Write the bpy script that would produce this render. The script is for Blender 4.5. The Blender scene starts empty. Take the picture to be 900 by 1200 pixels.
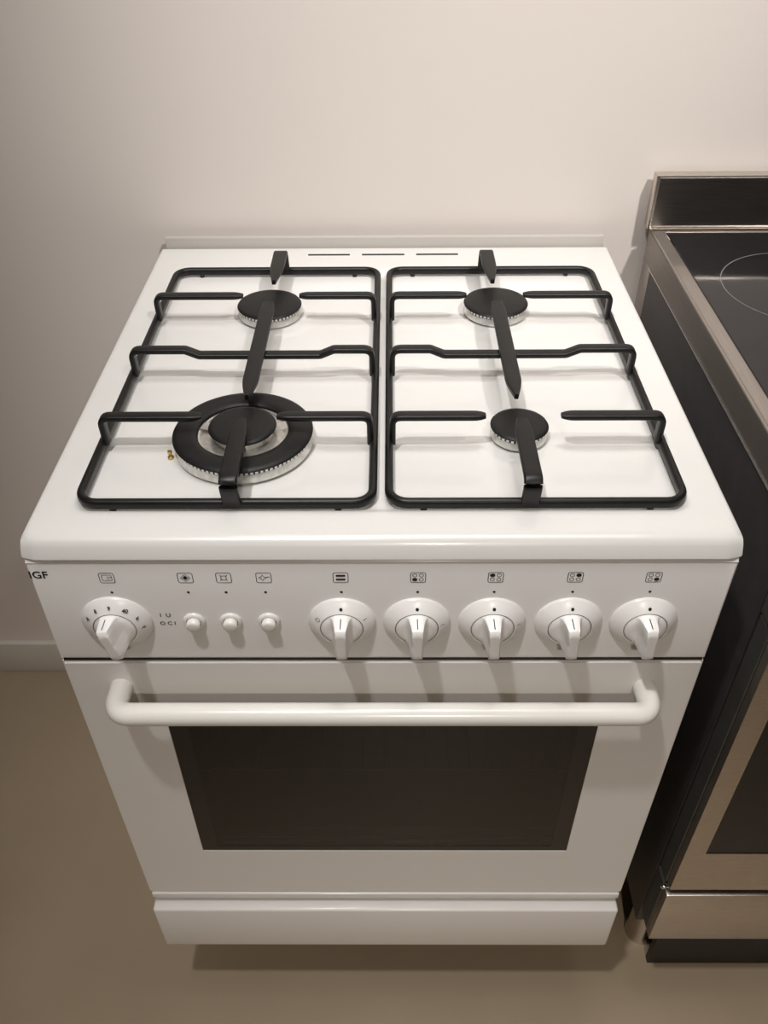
import bpy, bmesh, math, random
from mathutils import Vector, Matrix
PI = math.pi
C = bpy.context.scene.collection
random.seed(4)

# ------------------------------------------------------------------ camera
F_PX, PITCH, YAW, ROLL = 1004.57, 0.70138, -0.010724, -0.009131
CAM = Vector((0.008837, -0.523197, 1.377166))
fw = Vector((math.sin(YAW)*math.cos(PITCH), math.cos(YAW)*math.cos(PITCH), -math.sin(PITCH)))
rt = fw.cross(Vector((0, 0, 1))).normalized()
up = rt.cross(fw)
rt, up = rt*math.cos(ROLL)+up*math.sin(ROLL), -rt*math.sin(ROLL)+up*math.cos(ROLL)
cd = bpy.data.cameras.new('camera'); cam = bpy.data.objects.new('camera', cd); C.objects.link(cam)
m3 = Matrix((rt, up, -fw)).transposed()
cam.matrix_world = Matrix.Translation(CAM) @ m3.to_4x4()
cd.sensor_fit = 'VERTICAL'; cd.sensor_height = 24.0; cd.lens = F_PX*24.0/1200.0
cd.clip_start = 0.02
bpy.context.scene.camera = cam

# ------------------------------------------------------------------ world, view
sc = bpy.context.scene
sc.view_settings.view_transform = 'Standard'; sc.view_settings.look = 'None'
sc.view_settings.gamma = 1.0; sc.view_settings.use_curve_mapping = False
sc.view_settings.exposure = 0.98
w = bpy.data.worlds.new('world'); sc.world = w; w.use_nodes = True
w.node_tree.nodes['Background'].inputs[0].default_value = (1.0, 0.93, 0.85, 1)
w.node_tree.nodes['Background'].inputs[1].default_value = 0.05

# ------------------------------------------------------------------ lights (ceiling spots)
def spot(name, loc, target, power, size, blend, radius, col=(1.0, 0.87, 0.74)):
    l = bpy.data.lights.new(name, 'SPOT'); o = bpy.data.objects.new(name, l); C.objects.link(o)
    l.energy = power; l.color = col; l.spot_size = math.radians(size); l.spot_blend = blend; l.shadow_soft_size = radius
    o.location = loc
    o.rotation_euler = (Vector(target)-Vector(loc)).to_track_quat('-Z', 'Y').to_euler()
    return o
spot('ceiling_spotlight', (-0.34, -0.52, 2.68), (0.12, 0.20, 0.90), 40, 54, 1.0, 0.045, (1.0, 0.97, 0.945))
spot('ceiling_spotlight', (0.10, 0.04, 2.68), (0.20, -0.06, 0.0), 11, 42, 1.0, 0.12, (1.0, 0.965, 0.935))
spot('ceiling_spotlight', (0.80, -0.75, 2.68), (0.25, 0.617, 1.42), 102, 46, 1.0, 0.06, (1.0, 0.945, 0.90))
spot('ceiling_spotlight', (0.20, -2.60, 2.68), (0.15, -0.50, 0.0), 118, 50, 1.0, 0.10, (1.0, 0.88, 0.77))
al = bpy.data.lights.new('overhead_soft_fill', 'AREA'); ao = bpy.data.objects.new('overhead_soft_fill', al); C.objects.link(ao)  # added soft fill from overhead, stands in for bounced light, no real fixture
al.shape = 'RECTANGLE'; al.size = 1.2; al.size_y = 0.6; al.energy = 4.8; al.color = (1.0, 0.96, 0.93); ao.location = (0.15, 0.0, 2.69)

# ------------------------------------------------------------------ materials
def mat(name, col, rough=0.5, metal=0.0, **k):
    m = bpy.data.materials.new(name); m.use_nodes = True
    nt = m.node_tree; b = nt.nodes['Principled BSDF']
    b.inputs['Base Color'].default_value = (*col, 1); b.inputs['Roughness'].default_value = rough
    b.inputs['Metallic'].default_value = metal
    for kk, v in k.items(): b.inputs[kk.replace('_', ' ')].default_value = v
    return m
def noise_col(m, c1, c2, scale, stretch=(1, 1, 1), detail=6, bump=0.0, rough=None, lo=0.35, hi=0.65, dist=0.001):
    nt = m.node_tree; b = nt.nodes['Principled BSDF']; N = nt.nodes.new; L = nt.links.new
    tc = N('ShaderNodeTexCoord'); mp = N('ShaderNodeMapping'); mp.inputs['Scale'].default_value = stretch
    no = N('ShaderNodeTexNoise'); no.inputs['Scale'].default_value = scale; no.inputs['Detail'].default_value = detail
    cr = N('ShaderNodeValToRGB'); cr.color_ramp.elements[0].position = lo; cr.color_ramp.elements[1].position = hi
    cr.color_ramp.elements[0].color = (*c1, 1); cr.color_ramp.elements[1].color = (*c2, 1)
    L(tc.outputs['Object'], mp.inputs[0]); L(mp.outputs[0], no.inputs['Vector']); L(no.outputs[0], cr.inputs[0])
    L(cr.outputs[0], b.inputs['Base Color'])
    if bump:
        bp = N('ShaderNodeBump'); bp.inputs['Strength'].default_value = bump; bp.inputs['Distance'].default_value = dist
        L(no.outputs[0], bp.inputs['Height']); L(bp.outputs[0], b.inputs['Normal'])
    if rough:
        mr = N('ShaderNodeMapRange'); mr.inputs['To Min'].default_value = rough[0]; mr.inputs['To Max'].default_value = rough[1]
        L(no.outputs[0], mr.inputs[0]); L(mr.outputs[0], b.inputs['Roughness'])
    return m
ENAMEL = noise_col(mat('white_enamel', (.82, .82, .80), .3, Coat_Weight=.6, Coat_Roughness=.08), (.725, .725, .705), (.75, .75, .73), 3)
SHEET = noise_col(mat('white_painted_steel', (.8, .8, .78), .35, Coat_Weight=.3, Coat_Roughness=.15), (.77, .765, .75), (.80, .795, .78), 2)
PLASTIC = noise_col(mat('white_plastic', (.85, .85, .84), .28), (.84, .84, .83), (.87, .87, .86), 5)
HANDLE = noise_col(mat('white_handle_plastic', (.86, .85, .80), .22), (.78, .775, .735), (.81, .80, .76), 5)
IRON = noise_col(mat('black_enamelled_iron', (.01, .01, .01), .38, Specular_IOR_Level=.32), (.0055, .0055, .0055), (.009, .009, .0088), 120, bump=.15, dist=.0005)
CAP = noise_col(mat('black_burner_enamel', (.01, .01, .01), .48, Specular_IOR_Level=.32), (.0065, .0065, .0065), (.010, .010, .0098), 200, bump=.1, dist=.0003)
ALU = noise_col(mat('cast_aluminium', (.7, .7, .68), .38, 1), (.62, .61, .58), (.78, .77, .74), 180, bump=.2, dist=.0003)
BRASS = noise_col(mat('brass', (.6, .4, .15), .3, 1), (.55, .36, .12), (.7, .5, .2), 80)
STEEL = noise_col(mat('brushed_stainless_steel', (.4, .37, .34), .3, 1), (.58, .53, .48), (.66, .61, .56), 30, (1, 60, 60), rough=(.22, .36), bump=.05, dist=.0002)
STEELD = noise_col(mat('dark_brushed_stainless_steel', (.2, .18, .17), .3, 1), (.46, .42, .39), (.55, .51, .47), 30, (60, 1, 60), rough=(.28, .4), bump=.05, dist=.0002)
CHROME = noise_col(mat('chrome', (.7, .7, .7), .12, 1), (.66, .66, .66), (.74, .74, .74), 20)
BLACKSIDE = noise_col(mat('black_side_panel', (.012, .011, .012), .4), (.026, .024, .025), (.034, .031, .032), 40)
DARKGREY = noise_col(mat('dark_grey_trim', (.06, .06, .055), .4), (.05, .05, .045), (.065, .065, .06), 30)
HOBGLASS = noise_col(mat('black_ceramic_glass', (.01, .01, .011), .07, Specular_IOR_Level=.4), (.010, .009, .010), (.013, .012, .013), 30)
BORDER = noise_col(mat('black_printed_glass', (.008, .008, .007), .1), (.007, .007, .006), (.010, .010, .009), 20)
INK = noise_col(mat('black_ink', (.012, .012, .012), .6), (.010, .010, .010), (.016, .016, .016), 90)
STEELK = noise_col(mat('dark_steel_panel', (.2, .18, .17), .3, 1), (.24, .225, .21), (.30, .28, .26), 30, (1, 60, 60), rough=(.28, .4), bump=.05, dist=.0002)
REARTRIM = noise_col(mat('grey_rear_trim', (.5, .47, .44), .4), (.47, .445, .415), (.50, .475, .445), 3)  # one even grey, darker than the white cooker
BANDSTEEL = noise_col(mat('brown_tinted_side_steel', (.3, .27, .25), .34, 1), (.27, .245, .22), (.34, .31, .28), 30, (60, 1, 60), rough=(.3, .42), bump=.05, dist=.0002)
GREYLINE = noise_col(mat('grey_print', (.18, .17, .17), .5), (.17, .16, .16), (.2, .19, .19), 90)
ENAMELIN = noise_col(mat('dark_oven_enamel', (.02, .02, .02), .65), (.012, .0115, .011), (.018, .017, .016), 60)
SHADOWBLACK = noise_col(mat('black_plastic_and_gap_shade', (.01, .01, .01), .5), (.008, .008, .008), (.013, .013, .013), 30)  # black parts, also the shade strip above the oven door
WALL = noise_col(mat('warm_white_wall_paint', (.73, .675, .635), .6), (.72, .665, .62), (.745, .69, .645), 1.6, bump=.12, dist=.002)
BASEB = noise_col(mat('off_white_skirting_paint', (.6, .57, .53), .4), (.58, .55, .51), (.61, .58, .54), 4)
CEIL = noise_col(mat('ceiling_paint', (.7, .68, .65), .8), (.69, .67, .64), (.72, .70, .67), 2)
FLOOR = noise_col(mat('polished_brown_screed', (.2, .16, .12), .3), (.30, .238, .165), (.37, .295, .210), 2.2, rough=(.38, .50), detail=8, lo=.3, hi=.7)
# tinted glass
TINT = bpy.data.materials.new('smoked_oven_glass'); TINT.use_nodes = True
b = TINT.node_tree.nodes['Principled BSDF']; b.inputs['Base Color'].default_value = (.14, .13, .12, 1)
b.inputs['Roughness'].default_value = .03; b.inputs['Transmission Weight'].default_value = 1.0; b.inputs['IOR'].default_value = 1.45
tn = TINT.node_tree.nodes.new('ShaderNodeTexNoise'); tn.inputs['Scale'].default_value = 900
tr = TINT.node_tree.nodes.new('ShaderNodeMapRange'); tr.inputs['To Min'].default_value = .02; tr.inputs['To Max'].default_value = .06
TINT.node_tree.links.new(tn.outputs[0], tr.inputs[0]); TINT.node_tree.links.new(tr.outputs[0], b.inputs['Roughness'])

# ------------------------------------------------------------------ helpers
def link(name, bm, m, parent=None, smooth=False, angle=None):
    me = bpy.data.meshes.new(name); bmesh.ops.recalc_face_normals(bm, faces=bm.faces[:]); bm.to_mesh(me); bm.free()
    me.materials.append(m)
    if smooth:
        for p in me.polygons: p.use_smooth = True
        if angle: me.set_sharp_from_angle(angle=math.radians(angle))
    o = bpy.data.objects.new(name, me); C.objects.link(o); o.parent = parent
    return o
def thing(name, label, cat, loc=(0, 0, 0), group=None):
    o = bpy.data.objects.new(name, None); C.objects.link(o); o.location = loc; o.empty_display_size = .05
    o['label'] = label; o['category'] = cat
    if group: o['group'] = group
    return o
def box(bm, x0, x1, y0, y1, z0, z1, bev=0.0, seg=2):
    vs = [bm.verts.new((x, y, z)) for z in (z0, z1) for y in (y0, y1) for x in (x0, x1)]
    fs = [bm.faces.new([vs[i] for i in q]) for q in ((0, 2, 3, 1), (4, 5, 7, 6), (0, 1, 5, 4), (2, 6, 7, 3), (0, 4, 6, 2), (1, 3, 7, 5))]
    if bev:
        es = list({e for f in fs for e in f.edges})
        bmesh.ops.bevel(bm, geom=es, offset=bev, segments=seg, profile=.5, affect='EDGES')
    return bm
def BX(name, m, parent, x0, x1, y0, y1, z0, z1, bev=0.0, seg=2):
    return link(name, box(bmesh.new(), x0, x1, y0, y1, z0, z1, bev, seg), m, parent, smooth=bool(bev), angle=35)
def fillet(pts, r, n=5, closed=False):
    pts = [Vector(p) for p in pts]; out = []; N = len(pts)
    for i, p in enumerate(pts):
        if not closed and i in (0, N-1): out.append(p); continue
        a = pts[i-1]-p; b2 = pts[(i+1) % N]-p
        ang = a.angle(b2)
        if ang > PI-.02: out.append(p); continue
        d = min(r/math.tan(ang/2), a.length*.48, b2.length*.48)
        s, e = p+a.normalized()*d, p+b2.normalized()*d
        for k in range(n+1):
            t = k/n; out.append(s*(1-t)**2+p*2*t*(1-t)+e*t*t)
    return out
def section(wd, ht, r=None, n=3):
    """rounded rectangle section, list of (u,v)"""
    if r is None: r = min(wd, ht)*.35
    out = []
    for cx, cy, a0 in ((wd/2-r, ht/2-r, 0), (-wd/2+r, ht/2-r, 90), (-wd/2+r, -ht/2+r, 180), (wd/2-r, -ht/2+r, 270)):
        for k in range(n+1):
            a = math.radians(a0+90*k/n); out.append((cx+r*math.cos(a), cy+r*math.sin(a)))
    return out
def circle(r, n=20): return [(r*math.cos(2*PI*k/n), r*math.sin(2*PI*k/n)) for k in range(n)]
def sweep(bm, pts, sec, closed=False, upv=(0, 0, 1), su=None, sv=None):
    """sweep section along pts; u = sideways, v = up-ish. su/sv: per-point scale functions of 0..1"""
    pts = [Vector(p) for p in pts]; N = len(pts); rings = []; upv = Vector(upv)
    ln = [0]
    for i in range(1, N): ln.append(ln[-1]+(pts[i]-pts[i-1]).length)
    for i, p in enumerate(pts):
        if closed: t = (pts[(i+1) % N]-pts[i-1]).normalized()
        elif i == 0: t = (pts[1]-p).normalized()
        elif i == N-1: t = (p-pts[-2]).normalized()
        else: t = ((pts[i+1]-p).normalized()+(p-pts[i-1]).normalized()).normalized()
        side = t.cross(upv)
        side.normalize()
        v = side.cross(t)
        a = su(ln[i]/ln[-1]) if su else 1; c = sv(ln[i]/ln[-1]) if sv else 1
        rings.append([bm.verts.new(p+side*(q[0]*a)+v*(q[1]*c)) for q in sec])
    M = len(sec)
    for i in range(N if closed else N-1):
        A, B = rings[i], rings[(i+1) % N]
        for k in range(M): bm.faces.new((A[k], A[(k+1) % M], B[(k+1) % M], B[k]))
    if not closed: bm.faces.new(rings[0][::-1]); bm.faces.new(rings[-1])
    return bm
def lathe(bm, prof, n=48, M=Matrix.Identity(4), cap0=True, cap1=True):
    rings = []
    for r, z in prof:
        if r <= 1e-6: rings.append([bm.verts.new(M @ Vector((0, 0, z)))])
        else: rings.append([bm.verts.new(M @ Vector((r*math.cos(2*PI*k/n), r*math.sin(2*PI*k/n), z))) for k in range(n)])
    for A, B in zip(rings, rings[1:]):
        for k in range(n):
            a = [A[k % len(A)], A[(k+1) % len(A)], B[(k+1) % len(B)], B[k % len(B)]]
            u = []
            for q in a:
                if q not in u: u.append(q)
            if len(u) > 2: bm.faces.new(u)
    if cap0 and len(rings[0]) > 2: bm.faces.new(rings[0][::-1])
    if cap1 and len(rings[-1]) > 2: bm.faces.new(rings[-1])
    return bm
def rrect(x0, x1, y0, y1, r, n=6):
    out = []
    for cx, cy, a0 in ((x1-r, y1-r, 0), (x0+r, y1-r, 90), (x0+r, y0+r, 180), (x1-r, y0+r, 270)):
        for k in range(n+1):
            a = math.radians(a0+90*k/n); out.append((cx+r*math.cos(a), cy+r*math.sin(a)))
    return out
def frame(bm, outer, inner, y0, y1):
    """flat ring between two loops of (x,z), from y0 to y1"""
    n = len(outer)
    r = [[bm.verts.new((x, y, z)) for x, z in lp] for lp, y in ((outer, y0), (inner, y0), (inner, y1), (outer, y1))]
    for a in range(4):
        A, B = r[a], r[(a+1) % 4]
        for k in range(n): bm.faces.new((A[k], A[(k+1) % n], B[(k+1) % n], B[k]))
    return bm
def rectloop(x0, x1, z0, z1): return [(x0, z0), (x1, z0), (x1, z1), (x0, z1)]
# flat print on the control panel: strokes are thin ribbons in the x-z plane
def ribbon(bm, pts, wd, y, closed=False):
    P = [Vector((p[0], 0, p[1])) for p in pts]; N = len(P); L, R = [], []
    for i, p in enumerate(P):
        a = P[i-1] if (closed or i) else p; b2 = P[(i+1) % N] if (closed or i < N-1) else p
        t = (b2-a).normalized(); nrm = Vector((-t.z, 0, t.x))*wd/2
        L.append(bm.verts.new((p.x+nrm.x, y, p.z+nrm.z))); R.append(bm.verts.new((p.x-nrm.x, y, p.z-nrm.z)))
    for i in range(N if closed else N-1):
        j = (i+1) % N; bm.faces.new((L[i], L[j], R[j], R[i]))
def blob(bm, cx, cz, rx, rz, y, n=16):
    bm.faces.new([bm.verts.new((cx+rx*math.cos(2*PI*k/n), y, cz+rz*math.sin(2*PI*k/n))) for k in range(n)])
def ring2(bm, cx, cz, r, wd, y, n=16):
    ribbon(bm, [(cx+r*math.cos(2*PI*k/n), cz+r*math.sin(2*PI*k/n)) for k in range(n)], wd, y, True)
def text(name, s, size, m, parent, M, thick=0.0, bold=0.0):
    cu = bpy.data.curves.new(name, 'FONT'); cu.body = s; cu.size = size; cu.align_x = 'CENTER'; cu.align_y = 'CENTER'; cu.offset = bold
    cu.resolution_u = 3
    o = bpy.data.objects.new(name, cu); C.objects.link(o)
    dg = bpy.context.evaluated_depsgraph_get(); me = bpy.data.meshes.new_from_object(o.evaluated_get(dg))
    bpy.data.objects.remove(o); bpy.data.curves.remove(cu)
    me.materials.clear(); me.materials.append(m); me.transform(M)
    o = bpy.data.objects.new(name, me); C.objects.link(o); o.parent = parent
    return o
def facing(x, y, z, rot=0): # text plane facing -y
    return Matrix.Translation((x, y, z)) @ Matrix.Rotation(PI/2, 4, 'X') @ Matrix.Rotation(rot, 4, 'Z')

# ------------------------------------------------------------------ room
YW = .617
def struct(name, m, *a):
    o = BX(name, m, None, *a); o['kind'] = 'structure'; return o
struct('floor', FLOOR, -2.4, 3.0, -3.6, YW+.1, -.1, 0)
struct('wall_back', WALL, -2.4, 3.0, YW, YW+.1, 0, 2.7)
struct('wall_left', WALL, -2.5, -2.4, -3.6, YW+.1, 0, 2.7)
struct('wall_right', WALL, 3.0, 3.1, -3.6, YW+.1, 0, 2.7)
struct('wall_front', WALL, -2.4, 3.0, -3.7, -3.6, 0, 2.7)
struct('ceiling', CEIL, -2.5, 3.1, -3.7, YW+.1, 2.7, 2.8)
struct('baseboard_back', BASEB, -2.4, 3.0, YW-.013, YW, 0, .083, .003)

# ------------------------------------------------------------------ white gas cooker
ck = thing('gas_cooker', 'white freestanding gas cooker with four burners, white knobs and a dark oven window', 'cooker', (0, .3, 0))
ck_inv = Matrix.Translation((0, -.3, 0))
def K(o):          # parts are modelled in world space; shift to the cooker's origin
    o.data.transform(ck_inv); return o
T = .902
K(BX('body', SHEET, ck, -.297, .297, .455, .592, .165, .897, .003))
for sx in (-1, 1):
    a, b2 = sorted((sx*.297, sx*.262)); K(BX('side_panel', SHEET, ck, a, b2, .022, .4545, .165, .8935, .002))
K(BX('underside_panel', SHADOWBLACK, ck, -.2618, .2618, .03, .4545, .165, .195, .001))
K(BX('front_crosspiece', SHEET, ck, -.2618, .2618, .022, .06, .745, .880, .001))
K(BX('front_crosspiece', SHEET, ck, -.2618, .2618, .022, .06, .196, .36, .001))
for sx, y in ((-.26, .135), (.26, .135), (-.26, .545), (.26, .545)):
    K(link('foot', lathe(bmesh.new(), [(.019, 0), (.019, .012), (.012, .016), (.012, .165)], 20, Matrix.Translation((sx, y, 0))), SHADOWBLACK, ck, True, 40))

# hob top: one pressed sheet (well, burner dishes, rolled front)
BURN = {'rl': (-.1340, .4070), 'rr': (.1330, .4105), 'fr': (.1315, .1555), 'fl': (-.1310, .1450)}
X0, X1, Y0, Y1 = -.2985, .2985, .034, .592
def sdf(x, y, x0, x1, y0, y1, r):
    cx, cy = (x0+x1)/2, (y0+y1)/2; dx = abs(x-cx)-(x1-x0)/2+r; dy = abs(y-cy)-(y1-y0)/2+r
    return math.hypot(max(dx, 0), max(dy, 0))+min(max(dx, dy), 0)-r
def sm(t): t = max(0, min(1, t)); return t*t*(3-2*t)
def topz(x, y):
    d = sdf(x, y, -.2715, .2715, .0395, .5265, .02)
    z = T-.0055*sm(-d/.010)
    for k, (bx, by) in BURN.items():
        R = .074 if k == 'fl' else (.046 if k == 'fr' else .052)
        q = math.hypot(x-bx, y-by)
        z += .0012*sm((R+.006-q)/.010)
    return z
bm = bmesh.new(); NX, NY = 150, 140
def warp(t): return t
xs = [X0+(X1-X0)*i/NX for i in range(NX+1)]; ys = [Y0+(Y1-Y0)*i/NY for i in range(NY+1)]
G = [[bm.verts.new((x, y, topz(x, y))) for x in xs] for y in ys]
for j in range(NY):
    for i in range(NX): bm.faces.new((G[j][i], G[j][i+1], G[j+1][i+1], G[j+1][i]))
per = [(i, 0) for i in range(NX)]+[(NX, j) for j in range(NY)]+[(i, NY) for i in range(NX, 0, -1)]+[(0, j) for j in range(NY, 0, -1)]
fr = [(.019, .0005), (.0245, .0018), (.0280, .0042), (.0305, .0080), (.0345, .0165), (.0350, .0180), (.030, .0186)]
sd = [(.0012, .0003), (.0024, .0014), (.0032, .0035), (.0036, .008), (.0038, .0178), (.003, .0186), (-.002, .0186)]
bk = [(.0006, .0002), (.0010, .0012), (.0012, .003), (.0012, .008), (.0012, .0178), (.001, .0186), (-.003, .0186)]
prev = [G[j][i] for i, j in per]
for (fo, fz), (so, sz), (bo, bz) in zip(fr, sd, bk):
    cur = []
    for i, j in per:
        x, y = xs[i], ys[j]; dx = dy = 0; dz = 0
        if j == 0: dy = -fo; dz = fz
        if j == NY: dy = bo; dz = bz
        if i in (0, NX):
            dx = so*(1 if i else -1)
            if j not in (0, NY): dz = sz
        if j == 0:  # round the plan corner slightly
            e = min(x-X0, X1-x)
            dy += .0030*max(0, 1-e/.010)**2*(fo/.036)
        cur.append(bm.verts.new((x+dx, y+dy, T-dz)))
    n = len(cur)
    for k in range(n): bm.faces.new((prev[k], prev[(k+1) % n], cur[(k+1) % n], cur[k]))
    prev = cur
hob = K(link('hob_top', bm, ENAMEL, ck, True, 60))
for a, b2 in ((-.1010, -.0452), (-.0293, .0275), (.0430, .0990)):
    bm = bmesh.new(); box(bm, a, b2, .5685, .5735, .9012, .9024, .0005, 1); K(link('vent_slot', bm, SHADOWBLACK, ck))
K(BX('rear_trim', REARTRIM, ck, -.2955, .2955, .5962, .6045, .86, .9155, .0010))

# control panel
bm = bmesh.new()
prof = [(.020, .7566), (.001, .7566), (0, .7578), (0, .8780), (.0008, .8805), (.003, .8822), (.020, .8822)]
L = [bm.verts.new((-.3005, y, z)) for y, z in prof]; R = [bm.verts.new((.3005, y, z)) for y, z in prof]
for k in range(len(prof)): bm.faces.new((L[k], L[(k+1) % len(prof)], R[(k+1) % len(prof)], R[k]))
bm.faces.new(L); bm.faces.new(R[::-1])
bmesh.ops.bevel(bm, geom=[e for e in bm.edges if abs(e.verts[0].co.x) > .3 and abs(e.verts[1].co.x) > .3 and e.calc_length() > .05 and e.verts[0].co.y < .001], offset=.0015, segments=2, affect='EDGES')
panel = K(link('control_panel', bm, SHEET, ck, True, 35))
YP = -.0003
ICX = (-.2347, -.1674, -.1345, -.1002, -.0344, .0318, .098, .1658, .2326)
for n, x in enumerate(ICX):
    bm = bmesh.new(); z = .8622; lw = .0006
    ribbon(bm, rrect(x-.0064, x+.0064, z-.0058, z+.0058, .0018, 4), lw, YP, True)
    if n == 0:
        ribbon(bm, rrect(x-.0042, x+.0042, z-.0034, z+.0034, .0012, 3), .0005, YP, True)
        ribbon(bm, [(x, z+.0012), (x+.002, z+.0010), (x+.0042, z+.0006)], .0005, YP); ribbon(bm, [(x-.0005, z-.001), (x+.0025, z-.0012)], .0005, YP)
    if n == 1:
        ribbon(bm, [(x-.0042, z), (x, z+.0042), (x+.0042, z), (x, z-.0042)], .0006, YP, True)
        blob(bm, x, z, .0017, .0022, YP); ribbon(bm, [(x-.003, z), (x+.003, z)], .0006, YP)
    if n == 2:
        ribbon(bm, rrect(x-.0022, x+.0022, z-.0022, z+.0022, .0008, 3), .0006, YP, True)
        for q in range(4):
            a = PI/4+q*PI/2; ribbon(bm, [(x+.0028*math.cos(a), z+.0028*math.sin(a)), (x+.0046*math.cos(a), z+.0046*math.sin(a))], .0006, YP)
    if n == 3:
        pts = [(x-.001+(.0036 if q % 2 == 0 else .0016)*math.cos(q*PI/4), z+(.0036 if q % 2 == 0 else .0016)*math.sin(q*PI/4)) for q in range(8)]
        ribbon(bm, pts, .0006, YP, True); ribbon(bm, [(x+.0015, z+.0005), (x+.005, z+.001)], .0006, YP)
    if n == 4:
        for dz in (-.0022, .0022):
            bm.faces.new([bm.verts.new((p[0], YP, p[1])) for p in rrect(x-.0040, x+.0040, z+dz-.0011, z+dz+.0011, .0003, 2)])
    if n > 4:
        full = {5: 2, 6: 0, 7: 1, 8: 3}[n]
        for q, (dx, dz) in enumerate(((-.0028, .0025), (.0028, .0025), (-.0028, -.0025), (.0028, -.0025))):
            if q == full: blob(bm, x+dx, z+dz, .0023, .0021, YP)
            else: ring2(bm, x+dx, z+dz, .0018, .0005, YP)
    K(link('printed_symbol', bm, INK, panel)).location = (0, 0, 0)
    bm = bmesh.new(); blob(bm, x+(.0008 if n == 0 else 0), .8446, .0013, .0013, YP); K(link('printed_dot', bm, INK, panel))
K(text('printed_lettering', 'IGF', .0115, INK, panel, facing(-.2925, YP, .8655), bold=.0002))
K(text('printed_lettering', 'I  U', .0066, INK, panel, facing(-.1925, YP, .8154), bold=.0001))
K(text('printed_lettering', 'O C I', .0062, INK, panel, facing(-.1918, YP, .8050), bold=.0001))

# knobs
def knob(x, z, rb, rot, marks):
    F = Matrix.Translation((x, 0, z)) @ Matrix.Rotation(PI/2, 4, 'X')    # local z -> world -y
    k = K(link('control_knob', knob_front(F @ Matrix.Rotation(rot, 4, 'Z')), PLASTIC, ck, True, 60))
    bz = K(link('dial_ring', lathe(bmesh.new(), [(rb, .0002), (rb, .0015), (rb-.0012, .003), (rb-.0045, .0058), (.0205, .0098), (.0196, .0102), (.0192, .0098), (.0192, .004)], 64, F, True, True), PLASTIC, k, True, 50))
    # pointer line along the upper end of the grip
    Q = F @ Matrix.Rotation(rot, 4, 'Z'); bm = bmesh.new()
    pts = [(.01868, .0150), (.01868, .0272)]
    A = [bm.verts.new(Q @ Vector((-.00045, r, h))) for r, h in pts]; B = [bm.verts.new(Q @ Vector((.00045, r, h))) for r, h in pts]
    for i in range(len(pts)-1): bm.faces.new((A[i], A[i+1], B[i+1], B[i]))
    K(link('pointer_line', bm, INK, k))
    # thin dark joint between dial ring and knob
    K(link('joint_ring', lathe(bmesh.new(), [(.0192, .0099), (.0189, .0101), (.0187, .0085)], 48, F, False, False), GREYLINE, k, True))
    for ang, s in marks:
        bm = bmesh.new()
        a = math.radians(ang); rr = rb-.0068
        nrm = Vector((math.sin(a)*.42, math.cos(a)*.42, .9)).normalized()
        pos = Vector((math.sin(a)*rr, math.cos(a)*rr, .0079))
        if s == 'dot':
            xx = Vector((math.cos(a), -math.sin(a), 0)); yy = nrm.cross(xx)
            c = pos+nrm*.0004
            bm.faces.new([bm.verts.new(F @ (c+xx*.0015*math.cos(t)+yy*.0017*math.sin(t))) for t in [2*PI*q/14 for q in range(14)]])
        elif s == 'ring':
            xx = Vector((math.cos(a), -math.sin(a), 0)); yy = nrm.cross(xx); c = pos+nrm*.0004
            I = [bm.verts.new(F @ (c+xx*.0015*math.cos(t)+yy*.0019*math.sin(t))) for t in [2*PI*q/14 for q in range(14)]]
            O = [bm.verts.new(F @ (c+xx*.0020*math.cos(t)+yy*.0024*math.sin(t))) for t in [2*PI*q/14 for q in range(14)]]
            for q in range(14): bm.faces.new((I[q], I[(q+1) % 14], O[(q+1) % 14], O[q]))
        elif s == 'bar':
            xx = Vector((math.cos(a), -math.sin(a), 0)); yy = nrm.cross(xx); c = pos+nrm*.0004
            bm.faces.new([bm.verts.new(F @ (c+xx*u+yy*v)) for u, v in ((-.0003, -.002), (.0003, -.002), (.0003, .002), (-.0003, .002))])
        else:
            xx = Vector((math.cos(a*.5), -math.sin(a*.5), 0)); xx = (xx-nrm*xx.dot(nrm)).normalized(); yy = nrm.cross(xx); c = pos+nrm*.0005
            M = F @ Matrix.Translation(c) @ Matrix((xx, yy, nrm)).transposed().to_4x4()
            K(text('dial_mark', s, .0052, INK, k, M, bold=.00015))
        if len(bm.faces): K(link('dial_mark', bm, INK, k))
        else: bm.free()
    return k
def knob_front(M):
    """disc with a grip bar rising out of it in concave flanks"""
    bm = bmesh.new(); NR, NS, R = 26, 72, .0186; rings = []
    def h(x, y):
        q = abs(x); wv = .0052+.0008*(abs(y)/R)
        if q < wv-.0014: s = 1.0
        else:
            t = (q-(wv-.0014))/.0062; s = max(0, 1-t); s = s**2.4 if t > .28 else 1-(1-.72**2.4)*(t/.28)**2
        z = .0125+.0190*s
        e = math.hypot(x, y)/R
        if e > .62: z -= .0026*((e-.62)/.38)**2.2
        return z
    c = bm.verts.new(M @ Vector((0, 0, h(0, 0))))
    for i in range(1, NR+1):
        r = R*i/NR
        rings.append([bm.verts.new(M @ Vector((r*math.cos(2*PI*k/NS), r*math.sin(2*PI*k/NS), h(r*math.cos(2*PI*k/NS), r*math.sin(2*PI*k/NS))))) for k in range(NS)])
    for k in range(NS): bm.faces.new((c, rings[0][k], rings[0][(k+1) % NS]))
    for A, B in zip(rings, rings[1:]):
        for k in range(NS): bm.faces.new((A[k], B[k], B[(k+1) % NS], A[(k+1) % NS]))
    base = [bm.verts.new(M @ Vector((R*math.cos(2*PI*k/NS), R*math.sin(2*PI*k/NS), .004))) for k in range(NS)]
    for k in range(NS): bm.faces.new((rings[-1][k], base[k], base[(k+1) % NS], rings[-1][(k+1) % NS]))
    bm.faces.new(base)
    return bm
ZK = .8075
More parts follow.
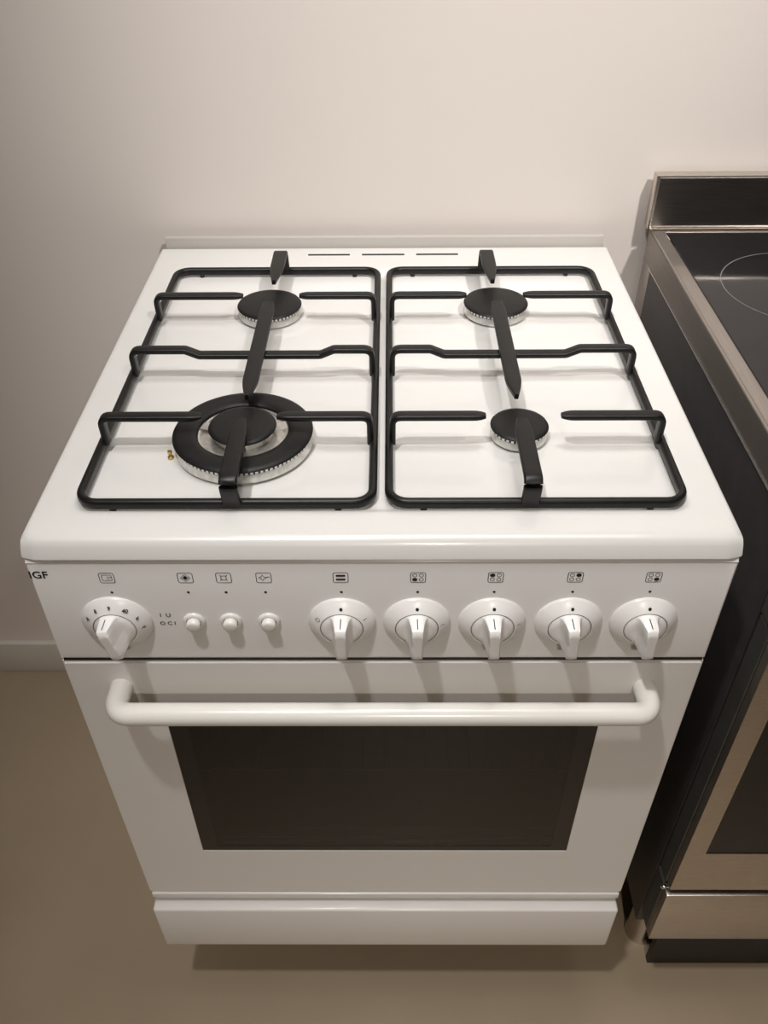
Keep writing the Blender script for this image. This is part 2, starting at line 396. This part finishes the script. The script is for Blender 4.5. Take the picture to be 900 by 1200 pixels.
knob(-.2365, ZK, .0318, .20, [(-62, 'A'), (-32, '8'), (-2, '9'), (30, '40'), (60, '6'), (88, 'P')])
knob(-.0350, ZK, .0300, 0, [(0, 'dot'), (-64, 'ring'), (62, 'bar')])
for x in (.0315, .0985): knob(x, ZK, .0300, 0 if x < .05 else .04, [(0, 'dot'), (80, 'bar')])
for x in (.1665, .2335): knob(x, ZK, .0300, .05, [(0, 'dot')])
# push buttons
for x in (-.1674, -.1345, -.1003):
    F = Matrix.Translation((x, 0, .8085)) @ Matrix.Rotation(PI/2, 4, 'X')
    bt = K(link('push_button', lathe(bmesh.new(), [(.0062, .001), (.0064, .0070), (.0058, .0086), (.0042, .0094), (0, .0096)], 28, F), HANDLE, ck, True, 50))
    K(link('collar', lathe(bmesh.new(), [(.0100, .0002), (.0098, .0016), (.0088, .0028), (.0070, .0030), (.0066, .0015)], 36, F, True, False), PLASTIC, bt, True, 50))

# oven door
bm = bmesh.new()
frame(bm, rectloop(-.3010, .3010, .3000, .7515), rectloop(-.2178, .2178, .4033, .6640), 0, .020)
bmesh.ops.bevel(bm, geom=[e for e in bm.edges if all(abs(v.co.y) < 1e-5 and (abs(v.co.x) > .3) for v in e.verts)], offset=.002, segments=2, affect='EDGES')
door = K(link('oven_door', bm, SHEET, ck, True, 30))
K(link('window_border', frame(bmesh.new(), rectloop(-.2176, .2176, .4035, .6638), rectloop(-.1980, .1980, .4130, .6540), .0006, .0046), BORDER, door))
K(BX('gap_shade_strip', SHADOWBLACK, door, -.2990, .2990, .0012, .0200, .7522, .7552))  # black strip added so the gap under the panel reads as shade
K(BX('window_glass', TINT, door, -.1979, .1979, .0008, .0044, .4131, .6539))
K(BX('door_trim', SHEET, door, -.2985, .2985, -.0020, .018, .2870, .2985, .0012))
for z, r in ((.4160, .0022), (.4440, .0016)):  # chrome rods added to catch two glints low in the window
    K(link('highlight_rod', sweep(bmesh.new(), [(-.196, .0085, z), (.196, .0085, z)], circle(r, 12)), CHROME, door, True, 40))
hx, hz = .2515, .7155
hp = fillet([(-hx, .001, hz), (-hx, -.0330, hz), (hx, -.0330, hz), (hx, .001, hz)], .024, 10)
K(link('door_handle', sweep(bmesh.new(), hp, circle(.0108, 28)), HANDLE, door, True, 50))
# oven inside
bm = bmesh.new()
def cav(bm, x0, x1, y0, y1, z0, z1, t=.004):
    box(bm, x0, x1, y1-t, y1, z0, z1); box(bm, x0, x1, y0, y1-t, z0, z0+t); box(bm, x0, x1, y0, y1-t, z1-t, z1)
    box(bm, x0, x0+t, y0, y1-t, z0+t, z1-t); box(bm, x1-t, x1, y0, y1-t, z0+t, z1-t)
cav(bm, -.235, .235, .0225, .45, .365, .74)
oven = K(link('oven_cavity', bm, ENAMELIN, ck))
bm = bmesh.new()
sweep(bm, fillet([(-.225, .05, .50), (.225, .05, .50), (.225, .42, .50), (-.225, .42, .50)], .01, 3, True), circle(.0025, 8), True)
for k in range(17): x = -.20+.025*k; sweep(bm, [(x, .05, .50), (x, .42, .50)], circle(.0013, 6))
K(link('oven_rack', bm, CHROME, oven, True, 40))
# storage drawer
K(BX('storage_drawer', SHEET, ck, -.3000, .3000, -.012, .021, .1720, .2745, .0035, 3))

# burners
def burner(bx, by, rcap, zcap, triple=False):
    M = Matrix.Translation((bx, by, 0)); zb = topz(bx, by)
    rb = rcap-.0025
    bm = bmesh.new()
    z0 = zb+.0004
    lathe(bm, [(rb-.001, z0), (rb-.001, z0+.0025), (rb+.0018, z0+.0030), (rb+.0022, z0+.0045), (rb+.0010, zcap-.0055), (rb-.0005, zcap-.0048), (rb-.003, zcap-.0045)], 64, M, True, True)
    bu = K(link('burner', bm, ALU, ck, True, 40))
    # flame ports: small raised teeth with gaps
    n = int(rb*2*PI/.0044); bm = bmesh.new()
    for k in range(n):
        a = 2*PI*k/n; c, s = math.cos(a), math.sin(a); r0, r1 = rb-.004, rb+.0016; hw = .0014
        vs = []
        for zz in (zcap-.0048, zcap-.0026):
            for rr, t in ((r0, -hw), (r1, -hw), (r1, hw), (r0, hw)):
                vs.append(bm.verts.new((bx+rr*c-t*s, by+rr*s+t*c, zz)))
        for q in ((0, 3, 2, 1), (4, 5, 6, 7), (0, 1, 5, 4), (1, 2, 6, 5), (2, 3, 7, 6), (3, 0, 4, 7)): bm.faces.new([vs[i] for i in q])
    K(link('flame_ports', bm, ALU, bu))['kind'] = 'stuff'
    if triple:
        K(link('burner_ring_cap', lathe(bmesh.new(), [(.0435, zcap-.0028), (rcap-.001, zcap-.0028), (rcap, zcap-.0018), (rcap-.001, zcap-.0002), (rcap-.006, zcap+.0008), (.050, zcap+.0014), (.0445, zcap+.0006), (.0430, zcap-.0008), (.0435, zcap-.0028)], 80, M, False, False), CAP, bu, True, 50))
        bm = bmesh.new(); lathe(bm, [(.0430, zcap-.012), (.0425, zcap-.0030), (.0405, zcap-.0035), (.0395, zcap-.012)], 64, M, False, False)
        for a in (15, 165, 270):
            a = math.radians(a); c, s = math.cos(a), math.sin(a)
            vs = [bm.verts.new((bx+r*c-t*s, by+r*s+t*c, z)) for z in (zcap-.014, zcap-.0022) for r, t in ((.0265, -.006), (.042, -.006), (.042, .006), (.0265, .006))]
            for q in ((0, 3, 2, 1), (4, 5, 6, 7), (0, 1, 5, 4), (1, 2, 6, 5), (2, 3, 7, 6), (3, 0, 4, 7)): bm.faces.new([vs[i] for i in q])
        K(link('flame_spreader', bm, ALU, bu))
        K(link('inner_flame_ring', lathe(bmesh.new(), [(.0285, zcap-.012), (.0285, zcap+.001), (.030, zcap+.002), (.030, zcap+.0026), (.026, zcap+.0027)], 48, M, False, True), ALU, bu, True, 40))
        z2 = zcap+.0062; r2 = .0320
        K(link('burner_cap', lathe(bmesh.new(), [(.026, z2-.0036), (r2-.001, z2-.0036), (r2, z2-.0024), (r2-.001, z2-.0006), (r2-.005, z2+.0002), (0, z2+.0006)], 64, M, True, False), CAP, bu, True, 50))
    else:
        K(link('burner_cap', lathe(bmesh.new(), [(rcap-.006, zcap-.0028), (rcap-.001, zcap-.0028), (rcap, zcap-.0015), (rcap-.001, zcap), (rcap-.005, zcap+.0008), (0, zcap+.0014)], 64, M, True, False), CAP, bu, True, 50))
    # spark electrode
    e = bmesh.new(); lathe(e, [(.0022, zb), (.0022, zcap-.008), (.0008, zcap-.007), (.0008, zcap-.004)], 12, Matrix.Translation((bx+(rb+.0055)*math.cos(2.4), by+(rb+.0055)*math.sin(2.4), 0)))
    K(link('spark_electrode', e, PLASTIC, bu, True, 50))
    return bu
burner(*BURN['rl'], .0378, .9135); burner(*BURN['rr'], .0378, .9135); burner(*BURN['fr'], .0278, .9135)
tb = burner(*BURN['fl'], .0662, .9150, True)
e = bmesh.new(); lathe(e, [(.0028, .8965), (.0028, .900), (.0016, .9005), (.0016, .9035), (.0022, .904), (.0022, .9065), (0, .907)], 14, Matrix.Translation((-.1975, .1230, 0)))
K(link('thermocouple', e, BRASS, tb, True, 50))

# ------------------------------------------------------------------ pan supports
def pan_support(sg, label):
    ox, oy = sg*.1366, .2817
    t = thing('pan_support', label, 'pan support', (ox, oy, .8965), 'black pan supports on the hob')
    inv = Matrix.Translation((-ox, -oy, -.8965))
    def P(o): o.data.transform(inv); return o
    zf = .9048
    a, b2 = sorted((sg*.0072, sg*.2635))
    lp = [(x, y, zf) for x, y in rrect(a, b2, .0478, .5155, .017, 6)]
    bm = sweep(bmesh.new(), lp, section(.0076, .0100, .0034), True)
    P(link('support_frame', bm, IRON, t, True, 50))
    for x in (a+.03, b2-.03):
        for y in (.0478, .5155):
            P(link('rubber_foot', lathe(bmesh.new(), [(.0028, .8968), (.003, .8995), (.003, .9010)], 12, Matrix.Translation((x, y, 0))), SHADOWBLACK, t, True, 40))
    zt = .9342; S = section(.0058, .0114, .0020)
    xo, xi = sg*.2600, sg*.0105
    tap = lambda q: 1 if q < .90 else 1-.42*((q-.90)/.10)**2.2
    for y, e0, e1 in ((.3850, .1600, .0955), (.1385, .1660, .0965)):
        for x0, x1 in ((xo, sg*e0), (xi, sg*e1)):
            pts = subdiv(fillet([(x0, y+.001, zf), (x0, y, zt), (x1, y, zt)], .008, 5), .004)
            P(link('side_finger', sweep(bmesh.new(), pts, S, False, (0, 1, 0), tap, tap), IRON, t, True, 50))
    y = .2620
    pts = fillet([(xo, y+.001, zf), (xo, y, zt), (sg*.2040, y, zt), (sg*.1900, y, zt-.0062), (sg*.0640, y, zt-.0062), (sg*.0500, y, zt), (xi, y, zt), (xi, y+.001, zf)], .009, 5)
    P(link('cross_bar', sweep(bmesh.new(), pts, S, False, (0, 1, 0)), IRON, t, True, 50))
    xs_ = sg*.1285; zs = .9340
    S2 = section(.0160, .0056, .0020); S3 = section(.0170, .0056, .0020)
    point = lambda q: 1 if q < .80 else 1-.72*((q-.80)/.20)**1.3
    # rear, bent over the back rail
    pts = fillet([(xs_, .5155, zf), (xs_, .5080, zs), (xs_, .4200, zs)], .008, 5)
    pts = subdiv(pts)
    P(link('top_strap', sweep(bmesh.new(), pts, S3, False, (1e-3, -.35, 1), lambda q: 1 if q < .62 else 1-.72*((q-.62)/.38)**1.4), IRON, t, True, 50))
    pts = subdiv([(xs_, .366, zs), (xs_, .171, zs)])
    P(link('top_strap', sweep(bmesh.new(), pts, S2, False, (0, 0, 1), lambda q: (.75+.25*min(1, q/.08)) if q < .84 else 1-.75*((q-.84)/.16)**1.5), IRON, t, True, 50))
    pts = subdiv(fillet([(xs_, .132, zs), (xs_, .0400, zs), (xs_, .0470, zf)], .008, 5))
    P(link('top_strap', sweep(bmesh.new(), pts, S2, False, (1e-3, .35, 1), lambda q: (.6+.4*min(1, q/.15))), IRON, t, True, 50))
    return t
def subdiv(pts, step=.006):
    pts = [Vector(p) for p in pts]; out = [pts[0]]
    for a, b2 in zip(pts, pts[1:]):
        n = max(1, int((b2-a).length/step))
        out += [a.lerp(b2, k/n) for k in range(1, n+1)]
    return out
pan_support(-1, 'black iron pan support over the two left burners, beside the large ringed burner')
pan_support(1, 'black iron pan support over the two right burners, nearest the stainless steel cooker')

# ------------------------------------------------------------------ stainless electric cooker
EX, EY = .653, .29
ec = thing('electric_cooker', 'stainless steel electric cooker with black ceramic hob and black side, right of the white cooker', 'cooker', (EX, EY, 0))
einv = Matrix.Translation((-EX, -EY, 0))
def E_(o): o.data.transform(einv); return o
xa, xb = .353, .953
E_(BX('body', STEELD, ec, xa+.004, xb-.004, .5555, .606, .10, .9265, .002))
E_(BX('side_panel', BLACKSIDE, ec, xa, xa+.02, .031, .555, .155, .8865, .001))
E_(BX('side_panel', BLACKSIDE, ec, xb-.02, xb, .031, .555, .155, .8865, .001))
E_(BX('oven_carcass', SHADOWBLACK, ec, xa+.0205, xb-.0205, .031, .555, .16, .885, .001))
E_(BX('side_seam_trim', CHROME, ec, xa-.0016, xa+.004, .0, .5545, .8866, .8881))
bm = bmesh.new()   # hob rim: hollow frame, steel
n_ = 1
out_ = [(xa, -.012), (xb, -.012), (xb, .588), (xa, .588)]; inn_ = [(xa+.0185, .012), (xb-.0185, .012), (xb-.0185, .5785), (xa+.0185, .5785)]
r_ = [[bm.verts.new((x, y, z)) for x, y in lp] for lp, z in ((out_, .8882), (out_, .928), (inn_, .928), (inn_, .8882))]
for a in range(4):
    for k in range(4): bm.faces.new((r_[a][k], r_[a][(k+1) % 4], r_[(a+1) % 4][(k+1) % 4], r_[(a+1) % 4][k]))
bmesh.ops.bevel(bm, geom=[e for e in bm.edges if all(v.co.z > .92 for v in e.verts)], offset=.002, segments=3, affect='EDGES')
E_(link('hob_rim', bm, STEELD, ec, True, 35))
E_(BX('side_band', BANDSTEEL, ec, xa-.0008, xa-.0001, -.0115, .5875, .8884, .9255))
gl = E_(BX('ceramic_glass', HOBGLASS, ec, xa+.0187, xb-.0187, .0122, .5783, .918, .9272, .0008, 1))
def zone(x, y, r):
    E_(link('cooking_zone_ring', lathe(bmesh.new(), [(r-.0006, .9274), (r+.0006, .9274)], 96, Matrix.Translation((x, y, 0)), False, False), GREYLINE, gl))
zone(.4970, .4150, .0975); zone(.800, .4150, .075); zone(.497, .150, .075); zone(.800, .150, .0975)
# rear upstand: steel frame round a dark panel
up_ = E_(BX('rear_upstand', STEEL, ec, xa-.004, xb+.004, .5885, .606, .9275, .9975, .0015))
E_(BX('upstand_panel', STEELK, up_, xa+.0000, xb-.0000, .5875, .5895, .9325, .9950, .0004, 1))
# control fascia (mostly beyond the picture)
fa = E_(BX('control_fascia', STEELD, ec, xa, xb, -.008, .0305, .7880, .8865, .002))
for k in range(5):
    F = Matrix.Translation((xa+.13+.085*k, -.008, .838)) @ Matrix.Rotation(PI/2, 4, 'X')
    E_(link('control_knob', lathe(bmesh.new(), [(.021, .0002), (.021, .003), (.017, .005), (.016, .022), (.013, .024), (0, .024)], 36, F), STEEL, ec, True, 40))
# door: dark inner door seen on edge, then the steel face
dr = E_(BX('oven_door', DARKGREY, ec, xa+.0010, xb-.0010, .004, .0290, .3200, .7860, .001, 1))
E_(link('door_face', frame(bmesh.new(), rectloop(xa+.0015, xb-.0015, .3275, .7740), rectloop(xa+.0255, xb-.0255, .4150, .7050), -.0100, .0020), STEEL, dr))
E_(BX('window_glass', HOBGLASS, dr, xa+.0257, xb-.0257, -.0088, .0010, .4152, .7048, .0005, 1))
hp = fillet([(xa+.07, -.0100, .742), (xa+.07, -.052, .742), (xb-.07, -.052, .742), (xb-.07, -.0100, .742)], .01, 5)
E_(link('door_handle', sweep(bmesh.new(), hp, circle(.009, 20)), STEEL, dr, True, 50))
dw = E_(BX('storage_drawer', DARKGREY, ec, xa+.001, xb-.001, .004, .0300, .1900, .3120, .001, 1))
E_(BX('drawer_face', STEEL, dw, xa+.0015, xb-.0015, -.0100, .0038, .1890, .3110, .0012))
hg = bmesh.new(); lathe(hg, [(.0030, 0), (.0036, .002), (.0030, .005), (.0012, .006), (.0012, .014)], 14, Matrix.Translation((xa-.001, .0035, .3090)) @ Matrix.Rotation(.5, 4, 'Y') @ Matrix.Rotation(PI/2*.3, 4, 'X'))
E_(link('hinge_pin', hg, CHROME, ec, True, 50))
for x, y in ((xa+.045, .085), (xb-.045, .085), (xa+.045, .53), (xb-.045, .53)):
    E_(link('foot', lathe(bmesh.new(), [(.0225, 0), (.0225, .006), (.0205, .010), (.0205, .159)], 32, Matrix.Translation((x, y, 0))), STEEL, ec, True, 40))
E_(BX('plinth', SHADOWBLACK, ec, xa+.046, xb-.046, .036, .046, .0, .159))
